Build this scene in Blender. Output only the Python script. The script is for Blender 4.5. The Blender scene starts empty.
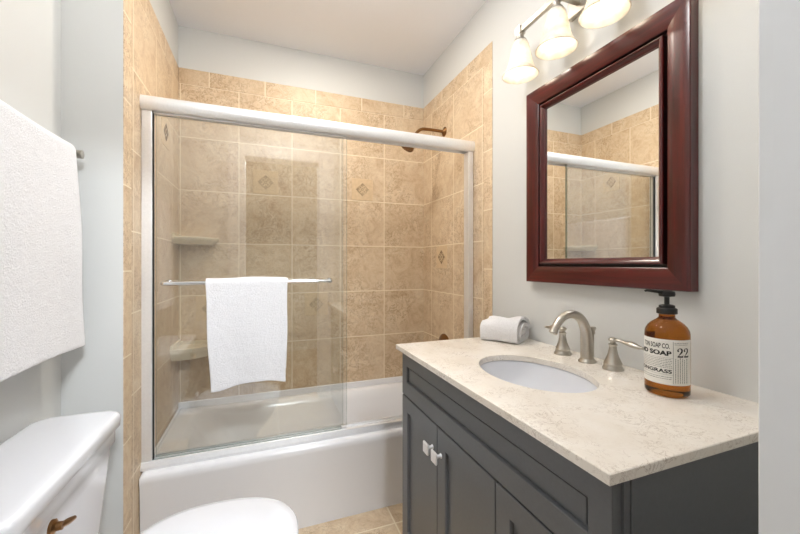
import bpy, bmesh, math, random
from mathutils import Vector, Matrix
random.seed(7)
PI = math.pi
S = bpy.context.scene
C = S.collection

# ------------------------------------------------------------------ camera
cam_d = bpy.data.cameras.new('camera'); cam = bpy.data.objects.new('camera', cam_d); C.objects.link(cam)
cam.location = (0, 0, 1.18)
cam.rotation_euler = (PI/2, 0, -0.3618)
cam_d.sensor_width = 36.0
cam_d.lens = 357.3/800*36.0
cam_d.shift_y = -2.9/800
cam_d.clip_start = 0.01
S.camera = cam

# ------------------------------------------------------------------ world, exposure, lights
W = bpy.data.worlds.new('world'); S.world = W; W.use_nodes = True
W.node_tree.nodes['Background'].inputs[0].default_value = (0.8, 0.9, 1.0, 1)
W.node_tree.nodes['Background'].inputs[1].default_value = 0.3
S.view_settings.view_transform = 'Standard'
S.view_settings.look = 'None'
S.view_settings.gamma = 1.0
S.view_settings.use_curve_mapping = False
S.view_settings.exposure = 0.8

ZC = 2.53                    # ceiling height
def area_light(name, loc, rot, size, power, color, size_y=None):
    d = bpy.data.lights.new(name, 'AREA'); d.energy = power; d.color = color
    d.shape = 'RECTANGLE'; d.size = size; d.size_y = size_y or size
    o = bpy.data.objects.new(name, d); C.objects.link(o); o.location = loc; o.rotation_euler = rot
    return o
BULB_W = 0.15            # each bulb of the vanity light
FILL_GLOBE = 24.0             # brightness of the added, unseen globe that fills the room
area_light('tub_fill_lamp', (0.30, 1.69, ZC-0.012), (0, 0, 0), 0.13, 5.5, (1.0, 0.91, 0.79))  # added fill above the tub, out of view
area_light('hall_fill_lamp', (0.42, -0.95, 2.44), (math.radians(52), 0, 0), 0.45, 30, (0.90, 0.95, 1.0), 0.12)  # added frontal fill from the hall, tilted into the doorway, no fixture

# ------------------------------------------------------------------ geometry constants
XL, XR = -0.454, 1.061        # tiled left wall, right wall
XT = -0.625                  # painted wall behind the toilet
YR = 1.49                    # return wall beside the tub
YB = 2.333                   # back wall
YD = 1.70                    # shower door plane
YF = 0.19                    # room face of the doorway wall
ZT = 2.29                    # top of tile
TR = 0.004                   # proud of the right wall
ZK = 0.861                   # worktop

# ------------------------------------------------------------------ materials
def new_mat(name):
    m = bpy.data.materials.new(name); m.use_nodes = True
    nt = m.node_tree; b = nt.nodes['Principled BSDF']
    return m, nt, b
def N(nt, t, **kw):
    n = nt.nodes.new(t)
    for k, v in kw.items(): setattr(n, k, v)
    return n
def srgb(r, g, b):
    f = lambda c: (c/255/12.92) if c/255 <= 0.04045 else ((c/255+0.055)/1.055)**2.4
    return (f(r), f(g), f(b), 1)
def ramp(nt, stops):
    r = N(nt, 'ShaderNodeValToRGB')
    e = r.color_ramp.elements
    while len(e) < len(stops): e.new(0.5)
    for i, (p, c) in enumerate(stops): e[i].position = p; e[i].color = c
    return r
def coords(nt, kind='Object'):
    return N(nt, 'ShaderNodeTexCoord').outputs[kind]
def world_pos(nt):
    return N(nt, 'ShaderNodeNewGeometry').outputs['Position']
def noise(nt, vec, scale, detail=4, rough=0.55, dist=0.0):
    n = N(nt, 'ShaderNodeTexNoise'); n.inputs['Scale'].default_value = scale
    n.inputs['Detail'].default_value = detail; n.inputs['Roughness'].default_value = rough
    n.inputs['Distortion'].default_value = dist
    nt.links.new(vec, n.inputs['Vector']); return n
def bump(nt, b, height, strength=0.2, dist=0.002):
    n = N(nt, 'ShaderNodeBump'); n.inputs['Strength'].default_value = strength; n.inputs['Distance'].default_value = dist
    nt.links.new(height, n.inputs['Height']); nt.links.new(n.outputs[0], b.inputs['Normal'])
def mixc(nt, a, b, fac, mode='MIX'):
    n = N(nt, 'ShaderNodeMix', data_type='RGBA', blend_type=mode)
    for sock, v in ((n.inputs[0], fac), (n.inputs[6], a), (n.inputs[7], b)):
        if hasattr(v, 'links') or hasattr(v, 'is_linked'): nt.links.new(v, sock)
        else: sock.default_value = v
    return n.outputs[2]

def simple(name, col, rough=0.5, metal=0.0, nscale=60, namt=0.03, bstr=0.0, bscale=None, **kw):
    m, nt, b = new_mat(name)
    v = coords(nt)
    n = noise(nt, v, nscale)
    lo = tuple(max(0, c*(1-namt)) for c in col[:3])+(1,); hi = tuple(min(1, c*(1+namt)) for c in col[:3])+(1,)
    r = ramp(nt, [(0.3, lo), (0.7, hi)])
    nt.links.new(n.outputs['Fac'], r.inputs[0]); nt.links.new(r.outputs[0], b.inputs['Base Color'])
    b.inputs['Roughness'].default_value = rough; b.inputs['Metallic'].default_value = metal
    for k, val in kw.items(): b.inputs[k].default_value = val
    if bstr:
        n2 = noise(nt, v, bscale or nscale, 6)
        bump(nt, b, n2.outputs['Fac'], bstr)
    return m

M = {}
M['paint'] = simple('wall_paint', srgb(213, 214, 212), 0.75, nscale=300, namt=0.01, bstr=0.06)
M['ceiling'] = simple('ceiling_paint', srgb(243, 245, 250), 0.85, nscale=300, namt=0.01, bstr=0.05)
M['trim'] = simple('trim_paint', srgb(230, 232, 234), 0.4, nscale=20, namt=0.01)
M['hall'] = simple('hall_paint', srgb(170, 165, 155), 0.8, nscale=20, namt=0.02)
M['hallfloor'] = simple('hall_floor', srgb(120, 90, 60), 0.5, nscale=8, namt=0.15)
M['porcelain'] = simple('porcelain', srgb(228, 230, 236), 0.12, nscale=10, namt=0.005, **{'Coat Weight': 0.4})
M['acrylic'] = simple('tub_enamel', srgb(234, 234, 236), 0.2, nscale=10, namt=0.005)
M['cabinet'] = simple('charcoal_paint', srgb(99, 102, 106), 0.36, nscale=120, namt=0.04, bstr=0.03)
M['cabinet_gap'] = simple('cabinet_inside', srgb(25, 25, 27), 0.8)
M['nickel'] = simple('brushed_nickel', srgb(192, 187, 178), 0.31, 1.0, nscale=80, namt=0.04)
M['chrome'] = simple('polished_chrome', srgb(225, 228, 232), 0.1, 1.0, nscale=40, namt=0.02)
M['alu'] = simple('satin_aluminium', srgb(242, 243, 245), 0.38, 0.55, nscale=150, namt=0.03)
M['bronze'] = simple('brushed_bronze', srgb(140, 105, 70), 0.28, 1.0, nscale=90, namt=0.1)
M['rubber'] = simple('dark_seal', srgb(35, 38, 40), 0.6)
M['shelf'] = simple('cream_ceramic', srgb(226, 214, 188), 0.25, nscale=30, namt=0.02)
M['black'] = simple('black_plastic', srgb(9, 9, 10), 0.45)
M['ink'] = simple('black_ink', srgb(28, 27, 26), 0.7)
M['paper'] = simple('label_paper', srgb(232, 230, 224), 0.7, nscale=120, namt=0.02)
M['inkgrey'] = simple('grey_ink', srgb(120, 118, 114), 0.7)
M['wall_black'] = M['black']

# terry cloth
def terry(name, col):
    m, nt, b = new_mat(name)
    v = coords(nt)
    n1 = noise(nt, v, 190, 4, 0.75); n2 = noise(nt, v, 25, 3)
    r = ramp(nt, [(0.3, tuple(c*0.90 for c in col[:3])+(1,)), (0.65, col)])
    nt.links.new(n1.outputs['Fac'], r.inputs[0]); nt.links.new(r.outputs[0], b.inputs['Base Color'])
    b.inputs['Roughness'].default_value = 0.95
    b.inputs['Sheen Weight'].default_value = 0.3
    add = N(nt, 'ShaderNodeMath', operation='ADD'); nt.links.new(n1.outputs['Fac'], add.inputs[0]); nt.links.new(n2.outputs['Fac'], add.inputs[1])
    bump(nt, b, add.outputs[0], 0.75, 0.006)
    return m
M['terry'] = terry('white_terry', srgb(243, 243, 246))

# travertine tile on a wall plane; axis = horizontal world axis
def travertine(name, axis, off_h, off_v, bw=0.302, bh=0.30, mortar=0.0028, tint=1.0):
    m, nt, b = new_mat(name)
    p = world_pos(nt)
    sep = N(nt, 'ShaderNodeSeparateXYZ'); nt.links.new(p, sep.inputs[0])
    cmb = N(nt, 'ShaderNodeCombineXYZ')
    sx = N(nt, 'ShaderNodeMath', operation='SUBTRACT'); sx.inputs[1].default_value = off_h
    sz = N(nt, 'ShaderNodeMath', operation='SUBTRACT'); sz.inputs[1].default_value = off_v
    nt.links.new(sep.outputs[axis[0]], sx.inputs[0]); nt.links.new(sep.outputs[axis[1]], sz.inputs[0])
    nt.links.new(sx.outputs[0], cmb.inputs[0]); nt.links.new(sz.outputs[0], cmb.inputs[1])
    br = N(nt, 'ShaderNodeTexBrick', offset=0.0, squash=1.0)
    br.inputs['Scale'].default_value = 1.0
    br.inputs['Brick Width'].default_value = bw; br.inputs['Row Height'].default_value = bh
    br.inputs['Mortar Size'].default_value = mortar; br.inputs['Mortar Smooth'].default_value = 0.2
    br.inputs['Color1'].default_value = (0, 0, 0, 1); br.inputs['Color2'].default_value = (1, 1, 1, 1)
    br.inputs['Mortar'].default_value = (0.5, 0.5, 0.5, 1)
    nt.links.new(cmb.outputs[0], br.inputs['Vector'])
    # shift the stone pattern per tile
    sh = N(nt, 'ShaderNodeVectorMath', operation='SCALE'); sh.inputs['Scale'].default_value = 7.3
    nt.links.new(br.outputs['Color'], sh.inputs[0])
    ad = N(nt, 'ShaderNodeVectorMath', operation='ADD'); nt.links.new(p, ad.inputs[0]); nt.links.new(sh.outputs[0], ad.inputs[1])
    v = ad.outputs[0]
    n1 = noise(nt, v, 9.0, 9, 0.72, 0.9)
    r1 = ramp(nt, [(0.30, srgb(196, 168, 136)), (0.46, srgb(218, 195, 164)), (0.60, srgb(227, 208, 180)), (0.76, srgb(235, 220, 197))])
    nt.links.new(n1.outputs['Fac'], r1.inputs[0])
    # darker veins
    n2 = noise(nt, v, 19.0, 9, 0.72, 1.3)
    r2 = ramp(nt, [(0.47, (0, 0, 0, 1)), (0.5, (1, 1, 1, 1)), (0.53, (0, 0, 0, 1))])
    nt.links.new(n2.outputs['Fac'], r2.inputs[0])
    n3 = noise(nt, v, 70.0, 6, 0.75)
    r3 = ramp(nt, [(0.36, (1, 1, 1, 1)), (0.44, (0, 0, 0, 1))])
    nt.links.new(n3.outputs['Fac'], r3.inputs[0])
    n4 = noise(nt, v, 4.5, 3, 0.5)
    r4 = ramp(nt, [(0.42, (0.2, 0.2, 0.2, 1)), (0.60, (0.72, 0.72, 0.72, 1))])
    nt.links.new(n4.outputs['Fac'], r4.inputs[0])
    m1 = N(nt, 'ShaderNodeMath', operation='MULTIPLY'); nt.links.new(r4.outputs[0], m1.inputs[1]); nt.links.new(r2.outputs[0], m1.inputs[0])
    m3 = N(nt, 'ShaderNodeMath', operation='MULTIPLY'); m3.inputs[1].default_value = 0.8; m5 = N(nt, 'ShaderNodeMath', operation='MULTIPLY'); nt.links.new(r3.outputs[0], m5.inputs[0]); nt.links.new(r4.outputs[0], m5.inputs[1]); nt.links.new(m5.outputs[0], m3.inputs[0])
    c1 = mixc(nt, r1.outputs[0], srgb(150, 114, 76), m1.outputs[0])
    c2 = mixc(nt, c1, srgb(156, 120, 82), m3.outputs[0])
    rt = ramp(nt, [(0.0, (0.90*tint, 0.88*tint, 0.85*tint, 1)), (1.0, (1.0*tint, 1.0*tint, 1.0*tint, 1))])
    nt.links.new(br.outputs['Color'], rt.inputs[0])
    c3 = mixc(nt, c2, rt.outputs[0], 1.0, 'MULTIPLY')
    c4 = mixc(nt, c3, srgb(238, 224, 199), br.outputs['Fac'])
    nt.links.new(c4, b.inputs['Base Color'])
    b.inputs['Roughness'].default_value = 0.46
    inv = N(nt, 'ShaderNodeMath', operation='SUBTRACT'); inv.inputs[0].default_value = 1.0; nt.links.new(br.outputs['Fac'], inv.inputs[1])
    sub = N(nt, 'ShaderNodeMath', operation='MULTIPLY_ADD'); sub.inputs[1].default_value = -0.3
    nt.links.new(r3.outputs[0], sub.inputs[0]); nt.links.new(inv.outputs[0], sub.inputs[2])
    bump(nt, b, sub.outputs[0], 0.35, 0.002)
    return m
M['tile_back'] = travertine('travertine_back', (0, 2), -0.445+0.0, 0.10)
M['tile_side'] = travertine('travertine_side', (1, 2), 0.981, 0.10)
M['tile_edge'] = travertine('travertine_edge', (1, 2), 0.9, 0.255, bw=1.0, tint=1.05)
M['tile_border'] = travertine('travertine_border', (0, 2), -0.30, 0.0, bw=0.302, bh=5)
M['tile_border_side'] = travertine('travertine_border_side', (1, 2), 1.13, 0.0, bw=0.302, bh=5)
M['tile_inset'] = simple('inset_stone', srgb(216, 191, 155), 0.4, nscale=50, namt=0.08)
M['tile_mark'] = simple('inset_ornament', srgb(138, 114, 88), 0.4, 0.0, nscale=60, namt=0.2)
M['floor'] = travertine('floor_tile', (0, 1), 0.095, 1.53-0.305*6, bw=0.46, bh=0.305, mortar=0.004, tint=1.02)

# pale limestone worktop
def limestone():
    m, nt, b = new_mat('cream_limestone')
    p = world_pos(nt)
    n1 = noise(nt, p, 7, 6, 0.6, 0.6)
    r1 = ramp(nt, [(0.3, srgb(230, 222, 210)), (0.55, srgb(238, 232, 223)), (0.75, srgb(243, 239, 233))])
    nt.links.new(n1.outputs['Fac'], r1.inputs[0])
    n2 = noise(nt, p, 30, 7, 0.68, 1.3)
    r2 = ramp(nt, [(0.485, (0, 0, 0, 1)), (0.5, (1, 1, 1, 1)), (0.515, (0, 0, 0, 1))])
    nt.links.new(n2.outputs['Fac'], r2.inputs[0])
    n3 = noise(nt, p, 11, 3)
    r3 = ramp(nt, [(0.40, (0.1, 0.1, 0.1, 1)), (0.62, (1, 1, 1, 1))])
    nt.links.new(n3.outputs['Fac'], r3.inputs[0])
    mm = N(nt, 'ShaderNodeMath', operation='MULTIPLY'); nt.links.new(r2.outputs[0], mm.inputs[0]); nt.links.new(r3.outputs[0], mm.inputs[1])
    m2 = N(nt, 'ShaderNodeMath', operation='MULTIPLY'); m2.inputs[1].default_value = 0.8; nt.links.new(mm.outputs[0], m2.inputs[0])
    c = mixc(nt, r1.outputs[0], srgb(128, 98, 70), m2.outputs[0])
    nt.links.new(c, b.inputs['Base Color']); b.inputs['Roughness'].default_value = 0.25
    return m
M['stone'] = limestone()

# cherry wood, grain along one object axis
def cherry(name, axis):
    m, nt, b = new_mat(name)
    v = coords(nt)
    mp = N(nt, 'ShaderNodeMapping')
    sc = [55, 55, 55]; sc[axis] = 3.0
    mp.inputs['Scale'].default_value = sc
    nt.links.new(v, mp.inputs['Vector'])
    n = noise(nt, mp.outputs[0], 1.0, 5, 0.6, 0.4)
    r = ramp(nt, [(0.3, srgb(50, 4, 5)), (0.55, srgb(78, 9, 8)), (0.8, srgb(102, 20, 11))])
    nt.links.new(n.outputs['Fac'], r.inputs[0]); nt.links.new(r.outputs[0], b.inputs['Base Color'])
    b.inputs['Roughness'].default_value = 0.28
    b.inputs['Coat Weight'].default_value = 0.25; b.inputs['Coat Roughness'].default_value = 0.2
    return m
M['cherry_h'] = cherry('cherry_wood_rail', 1)
M['cherry_v'] = cherry('cherry_wood_stile', 2)

# clear sheet glass (transparent plus fresnel reflection) and its green cut edge
def sheet_glass(name, ior, tint):
    m, nt, b = new_mat(name); nt.nodes.remove(b)
    out = nt.nodes['Material Output']
    tr = N(nt, 'ShaderNodeBsdfTransparent'); tr.inputs[0].default_value = tint
    gl = N(nt, 'ShaderNodeBsdfGlossy'); gl.inputs['Roughness'].default_value = 0.015
    fr = N(nt, 'ShaderNodeFresnel'); 
    geo = N(nt, 'ShaderNodeNewGeometry'); mr = N(nt, 'ShaderNodeMapRange')
    mr.inputs['To Min'].default_value = ior; mr.inputs['To Max'].default_value = 1/ior
    nt.links.new(geo.outputs['Backfacing'], mr.inputs['Value']); nt.links.new(mr.outputs[0], fr.inputs['IOR'])
    mx = N(nt, 'ShaderNodeMixShader')
    nt.links.new(fr.outputs[0], mx.inputs[0]); nt.links.new(tr.outputs[0], mx.inputs[1]); nt.links.new(gl.outputs[0], mx.inputs[2])
    nt.links.new(mx.outputs[0], out.inputs[0])
    return m
M['glass'] = sheet_glass('clear_glass', 1.84, (0.985, 0.992, 0.988, 1))
M['glass_edge'] = simple('green_glass_edge', srgb(128, 150, 142), 0.15)
def mirror_mat():
    m, nt, b = new_mat('mirror_silver')
    b.inputs['Base Color'].default_value = (0.90, 0.91, 0.90, 1); b.inputs['Metallic'].default_value = 1; b.inputs['Roughness'].default_value = 0.0
    return m
M['mirror'] = mirror_mat()

def shade_mat():
    m, nt, b = new_mat('alabaster_glass'); nt.nodes.remove(b)
    out = nt.nodes['Material Output']
    v = coords(nt)
    n = noise(nt, v, 16, 4, 0.6, 1.0)
    r = ramp(nt, [(0.3, srgb(232, 222, 206)), (0.65, srgb(255, 252, 244))])
    nt.links.new(n.outputs['Fac'], r.inputs[0])
    d = N(nt, 'ShaderNodeBsdfDiffuse'); t = N(nt, 'ShaderNodeBsdfTranslucent'); g = N(nt, 'ShaderNodeBsdfGlossy')
    g.inputs['Roughness'].default_value = 0.15
    for x in (d, t): nt.links.new(r.outputs[0], x.inputs[0])
    m1 = N(nt, 'ShaderNodeMixShader'); m1.inputs[0].default_value = 0.42
    nt.links.new(d.outputs[0], m1.inputs[1]); nt.links.new(t.outputs[0], m1.inputs[2])
    m2 = N(nt, 'ShaderNodeMixShader'); m2.inputs[0].default_value = 0.05
    nt.links.new(m1.outputs[0], m2.inputs[1]); nt.links.new(g.outputs[0], m2.inputs[2])
    nt.links.new(m2.outputs[0], out.inputs[0])
    return m
M['shade'] = shade_mat()
def emit(name, col, s):
    m, nt, b = new_mat(name)
    b.inputs['Base Color'].default_value = (1, 1, 1, 1)
    b.inputs['Emission Color'].default_value = col; b.inputs['Emission Strength'].default_value = s
    return m
M['bulb'] = emit('lit_bulb', (1.0, 0.90, 0.74, 1), 2)
M['diffuser'] = emit('fill_globe_glow', (1.0, 0.99, 0.975, 1), FILL_GLOBE)  # glow of the added fill globe
M['lens'] = emit('fill_lens_glow', (1.0, 0.95, 0.86, 1), 4)  # glow of the added tub fill light
def amber():
    m, nt, b = new_mat('amber_glass')
    b.inputs['Base Color'].default_value = (0.43, 0.145, 0.016, 1)
    b.inputs['Roughness'].default_value = 0.03; b.inputs['IOR'].default_value = 1.35
    b.inputs['Transmission Weight'].default_value = 1.0
    return m
M['amber'] = amber()

# ------------------------------------------------------------------ mesh helpers (world coordinates)
def obj(name, bm, mat, parent=None, smooth=False, origin=None, mods=None, autosmooth=None):
    bmesh.ops.recalc_face_normals(bm, faces=bm.faces)
    me = bpy.data.meshes.new(name)
    if origin is None:
        if parent is not None:
            origin = parent['_w'] if '_w' in parent else (0, 0, 0)
        else:
            xs = [v.co for v in bm.verts]
            origin = ((min(c.x for c in xs)+max(c.x for c in xs))/2, (min(c.y for c in xs)+max(c.y for c in xs))/2, min(c.z for c in xs))
    o3 = Vector(origin)
    bmesh.ops.translate(bm, verts=bm.verts, vec=-o3)
    bm.to_mesh(me); bm.free()
    for p in me.polygons: p.use_smooth = smooth
    for x in (mat if isinstance(mat, (list, tuple)) else [mat]): me.materials.append(x)
    o = bpy.data.objects.new(name, me); C.objects.link(o)
    if parent is not None:
        o.parent = parent
        o['_w'] = parent['_w']
    else:
        o.location = o3; o['_w'] = tuple(o3)
    if smooth and autosmooth is not None:
        md = o.modifiers.new('wn', 'EDGE_SPLIT'); md.split_angle = math.radians(autosmooth)
    for md in (mods or []): md(o)
    return o
def bevel(w, seg=2):
    def f(o):
        b = o.modifiers.new('bevel', 'BEVEL'); b.width = w; b.segments = seg; b.limit_method = 'ANGLE'; b.angle_limit = math.radians(40)
        b.harden_normals = False
    return f
def subsurf(n=1):
    def f(o):
        b = o.modifiers.new('sub', 'SUBSURF'); b.levels = n; b.render_levels = n
    return f
def solidify(t, off=0.0):
    def f(o):
        b = o.modifiers.new('solid', 'SOLIDIFY'); b.thickness = t; b.offset = off
    return f
def thing(name, loc, label, cat, group=None):
    o = bpy.data.objects.new(name, None); C.objects.link(o); o.location = loc; o.empty_display_size = 0.05
    o['_w'] = tuple(loc)
    tag(o, label, cat, group); return o
def tag(o, label, cat, group=None, kind=None):
    o['label'] = label; o['category'] = cat
    if group: o['group'] = group
    if kind: o['kind'] = kind
    return o
def structure(o):
    o['kind'] = 'structure'; return o

def box(bm, lo, hi):
    x0, y0, z0 = lo; x1, y1, z1 = hi
    vs = [bm.verts.new(c) for c in ((x0,y0,z0),(x1,y0,z0),(x1,y1,z0),(x0,y1,z0),(x0,y0,z1),(x1,y0,z1),(x1,y1,z1),(x0,y1,z1))]
    for f in ((0,3,2,1),(4,5,6,7),(0,1,5,4),(1,2,6,5),(2,3,7,6),(3,0,4,7)): bm.faces.new([vs[i] for i in f])
    return vs
def boxm(*args):
    bm = bmesh.new()
    for i in range(0, len(args), 2): box(bm, args[i], args[i+1])
    return bm
def loft(bm, rings, close=True, cap0=False, cap1=False):
    R = [[bm.verts.new(p) for p in r] for r in rings]
    n = len(R[0])
    for a, b in zip(R, R[1:]):
        for i in range(n if close else n-1):
            j = (i+1) % n
            bm.faces.new((a[i], a[j], b[j], b[i]))
    if cap0: bm.faces.new(R[0][::-1])
    if cap1: bm.faces.new(R[-1])
    return R
def lathe(bm, prof, c, seg=40, axis=(0, 0, 1), cap0=True, cap1=True):
    """prof: list of (radius, height) along axis from point c"""
    ax = Vector(axis).normalized(); q = Vector((0, 0, 1)).rotation_difference(ax)
    rings = []
    for r, h in prof:
        rings.append([Vector(c)+q @ Vector((max(r, 1e-5)*math.cos(2*PI*i/seg), max(r, 1e-5)*math.sin(2*PI*i/seg), h)) for i in range(seg)])
    loft(bm, rings, True, cap0, cap1)
def tube(bm, pts, rads, seg=20, squash=None, cap=True):
    """round tube along a path with a radius per point; squash=(a,b) scales the two cross axes"""
    P = [Vector(p) for p in pts]; n = len(P)
    if not isinstance(rads, (list, tuple)): rads = [rads]*n
    T = []
    for i in range(n):
        t = (P[min(i+1, n-1)]-P[max(i-1, 0)]).normalized(); T.append(t)
    up = Vector((0, 0, 1)) if abs(T[0].z) < 0.9 else Vector((1, 0, 0))
    u = T[0].cross(up).normalized(); rings = []
    for i in range(n):
        if i: u = (T[i-1].rotation_difference(T[i]) @ u)
        u = (u - T[i]*u.dot(T[i])).normalized(); w = T[i].cross(u)
        sa, sb = (squash[i] if squash else (1, 1))
        rings.append([P[i]+u*rads[i]*sa*math.cos(2*PI*k/seg)+w*rads[i]*sb*math.sin(2*PI*k/seg) for k in range(seg)])
    loft(bm, rings, True, cap, cap)
def smooth_path(pts, m=8):
    """Catmull-Rom through points (any dimension)"""
    out = []; n = len(pts)
    for i in range(n-1):
        p0 = pts[max(i-1, 0)]; p1 = pts[i]; p2 = pts[i+1]; p3 = pts[min(i+2, n-1)]
        for k in range(m):
            t = k/m
            out.append(tuple(0.5*((2*b)+(-a+c)*t+(2*a-5*b+4*c-d)*t*t+(-a+3*b-3*c+d)*t**3) for a, b, c, d in zip(p0, p1, p2, p3)))
    out.append(tuple(pts[-1])); return out
def rrect(cx, cy, hx, hy, r, n=8):
    """rounded rectangle outline, counter-clockwise, 4*(n+1) points"""
    r = min(r, hx-1e-4, hy-1e-4); P = []
    for (sx, sy, a0) in ((1, 1, 0), (-1, 1, PI/2), (-1, -1, PI), (1, -1, 3*PI/2)):
        for k in range(n+1):
            a = a0+PI/2*k/n
            P.append((cx+sx*(hx-r)+r*math.cos(a), cy+sy*(hy-r)+r*math.sin(a)))
    return P
def ring(o2, z): return [(x, y, z) for x, y in o2]

# ------------------------------------------------------------------ room shell
structure(obj('floor', boxm((-0.8, 0.06, -0.05), (1.2, 1.72, 0.0)), M['floor']))
structure(obj('ceiling', boxm((-0.8, 0.06, ZC), (1.2, 2.45, ZC+0.05)), M['ceiling']))
structure(obj('wall_left', boxm((XT-0.08, 0.06, 0), (XT, YR+0.0, ZC)), M['paint']))
structure(obj('wall_return', boxm((XT-0.08, YR, 0), (XL-0.003, 2.45, ZC)), M['paint']))
structure(obj('wall_right', boxm((XR, 0.06, 0), (XR+0.1, 2.45, ZC)), M['paint']))
structure(obj('wall_back', boxm((XL-0.003, YB, 0), (XR, 2.45, ZC)), M['paint']))
DX0, DX1, DZ = -0.152, 0.447, 2.07     # doorway in the front wall
structure(obj('wall_front', boxm((XT, 0.06, 0), (DX0-0.006, YF, ZC), (DX1+0.006, 0.06, 0), (XR, YF, ZC), (DX0-0.006, 0.06, DZ+0.006), (DX1+0.006, YF, ZC)), M['paint']))
# tile surround
TH = 0.012
structure(obj('wall_tiled_back', boxm((XL, YB-TH+0.0, 0.36), (XR-TR, YB, 2.20)), M['tile_back']))
structure(obj('wall_tiled_left', boxm((XL-.003, YR+0.075, 0.0), (XL, YB, 2.20)), M['tile_side']))
structure(obj('wall_tiled_right', boxm((XR-TR, YR+0.085, 0.0), (XR, YB, 2.20)), M['tile_side']))
structure(obj('trim_tile_top_back', boxm((XL, YB-TH, 2.20), (XR-TR, YB, ZT)), M['tile_border'], mods=[bevel(0.004)]))
structure(obj('trim_tile_top_left', boxm((XL-.003, YR, 2.20), (XL, YB, ZT)), M['tile_border_side'], mods=[bevel(0.004)]))
structure(obj('trim_tile_top_right', boxm((XR-TR, YR+0.01, 2.20), (XR, YB, ZT)), M['tile_border_side'], mods=[bevel(0.004)]))
structure(obj('trim_tile_edge_left', boxm((XL-.003, YR, 0.0), (XL, YR+0.075, 2.20)), M['tile_edge'], mods=[bevel(0.004)]))
structure(obj('trim_tile_edge_right', boxm((XR-TR, YR+0.01, 0.0), (XR, YR+0.085, 2.20)), M['tile_edge'], mods=[bevel(0.004)]))

# decorative inset tiles: a small square with a pierced diamond medallion
def inset(center, normal_axis, sign, wall):
    """normal_axis 'y' back wall, 'x' side wall; sign = direction of the face normal"""
    s = 0.072
    bm = bmesh.new()
    def P(u, v, w):
        if normal_axis == 'y': return (center[0]+u, center[1]+sign*w, center[2]+v)
        return (center[0]+sign*w, center[1]+u, center[2]+v)
    # slightly proud square
    r0 = [P(-s, -s, 0), P(s, -s, 0), P(s, s, 0), P(-s, s, 0)]
    r1 = [P(-s, -s, .0012), P(s, -s, .0012), P(s, s, .0012), P(-s, s, .0012)]
    r2 = [P(-s+.002, -s+.002, .002), P(s-.002, -s+.002, .002), P(s-.002, s-.002, .002), P(-s+.002, s-.002, .002)]
    loft(bm, [r0, r1, r2], True, False, True)
    o = obj('tile_inset', bm, M['tile_inset'], origin=center); structure(o)
    bm = bmesh.new()
    def ringflat(ro, ri, n, a0, w0=.002, w1=.0042, ex=1.0, off=(0, 0)):
        A = []
        for r, w in ((ro, w0), (ro, w1), (ri, w1), (ri, w0)):
            A.append([P(off[0]+r*math.cos(a0+2*PI*k/n)*ex, off[1]+r*math.sin(a0+2*PI*k/n), w) for k in range(n)])
        loft(bm, A)
    ringflat(.008, .0058, 12, 0)
    ringflat(.043, .0405, 4, 0)
    for k in range(4):
        a = k*PI/2
        ringflat(.008, .0055, 4, 0, off=(.028*math.cos(a), .028*math.sin(a)))
        a += PI/4
        ringflat(.0045, .0025, 6, 0, off=(.019*math.cos(a), .019*math.sin(a)))
    obj('ornament', bm, M['tile_mark'], parent=o)
for cx, cz in ((0.005, 1.677), (0.609, 1.677), (0.307, 0.925), (-0.295, 0.925)):
    inset((cx, YB-TH, cz), 'y', -1, 'back')
inset((XR-TR, 2.04, 1.225), 'x', -1, 'right')
inset((XL, 2.04, 1.825), 'x', 1, 'left')

# doorway: jambs and casings
structure(obj('door_jamb_right', boxm((DX1, 0.055, 0), (DX1+0.02, YF, DZ)), M['trim']))
structure(obj('door_jamb_left', boxm((DX0-0.02, 0.055, 0), (DX0, YF, DZ)), M['trim'], mods=[bevel(0.002)]))
structure(obj('door_jamb_top', boxm((DX0-0.02, 0.055, DZ), (DX1+0.02, YF, DZ+0.02)), M['trim'], mods=[bevel(0.002)]))
def casing_profile(name, x_in, x_out, z0, z1):
    s = 1 if x_out > x_in else -1; w = abs(x_out-x_in)
    prof = [(0, 0), (0, .010), (.003, .012), (.02, .012), (w-.04, .014), (w-.02, .018), (w, .018), (w, 0)]
    bm = bmesh.new()
    rings = [[(x_in+s*a, YF+h, z) for a, h in prof] for z in (z0, z1)]
    loft(bm, rings, True, True, True)
    structure(obj(name, bm, M['trim']))
casing_profile('trim_casing_right', DX1, DX1+0.126, 0, DZ+0.12)
casing_profile('trim_casing_left', DX0-0.005, DX0-0.125, 0, DZ+0.12)
bm = bmesh.new()
prof = [(0, 0), (0, .010), (.012, .014), (.02, .011), (.08, .014), (.10, .018), (.12, .018), (.12, 0)]
loft(bm, [[(x, YF+h, DZ-0.005+a) for a, h in prof] for x in (DX0-0.005, DX1-0.006)], True, True, True)
structure(obj('trim_casing_top', bm, M['trim']))
# hall outside the doorway
structure(obj('floor_hall', boxm((-1.1, -1.7, -0.05), (1.5, 0.06, 0.0)), M['hallfloor']))
structure(obj('ceiling_hall', boxm((-1.1, -1.7, ZC), (1.5, 0.06, ZC+0.05)), M['ceiling']))
structure(obj('wall_hall_back', boxm((-1.1, -1.8, 0), (1.5, -1.7, ZC)), M['hall']))
structure(obj('wall_hall_left', boxm((-1.2, -1.8, 0), (-1.1, 0.06, ZC)), M['hall']))
structure(obj('wall_hall_right', boxm((1.5, -1.8, 0), (1.6, 0.06, ZC)), M['hall']))
structure(obj('wall_hall_front', boxm((-1.1, 0.0, 0), (XT-0.08, 0.06, ZC), (XR+0.1, 0.0, 0), (1.5, 0.06, ZC)), M['hall']))

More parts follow.
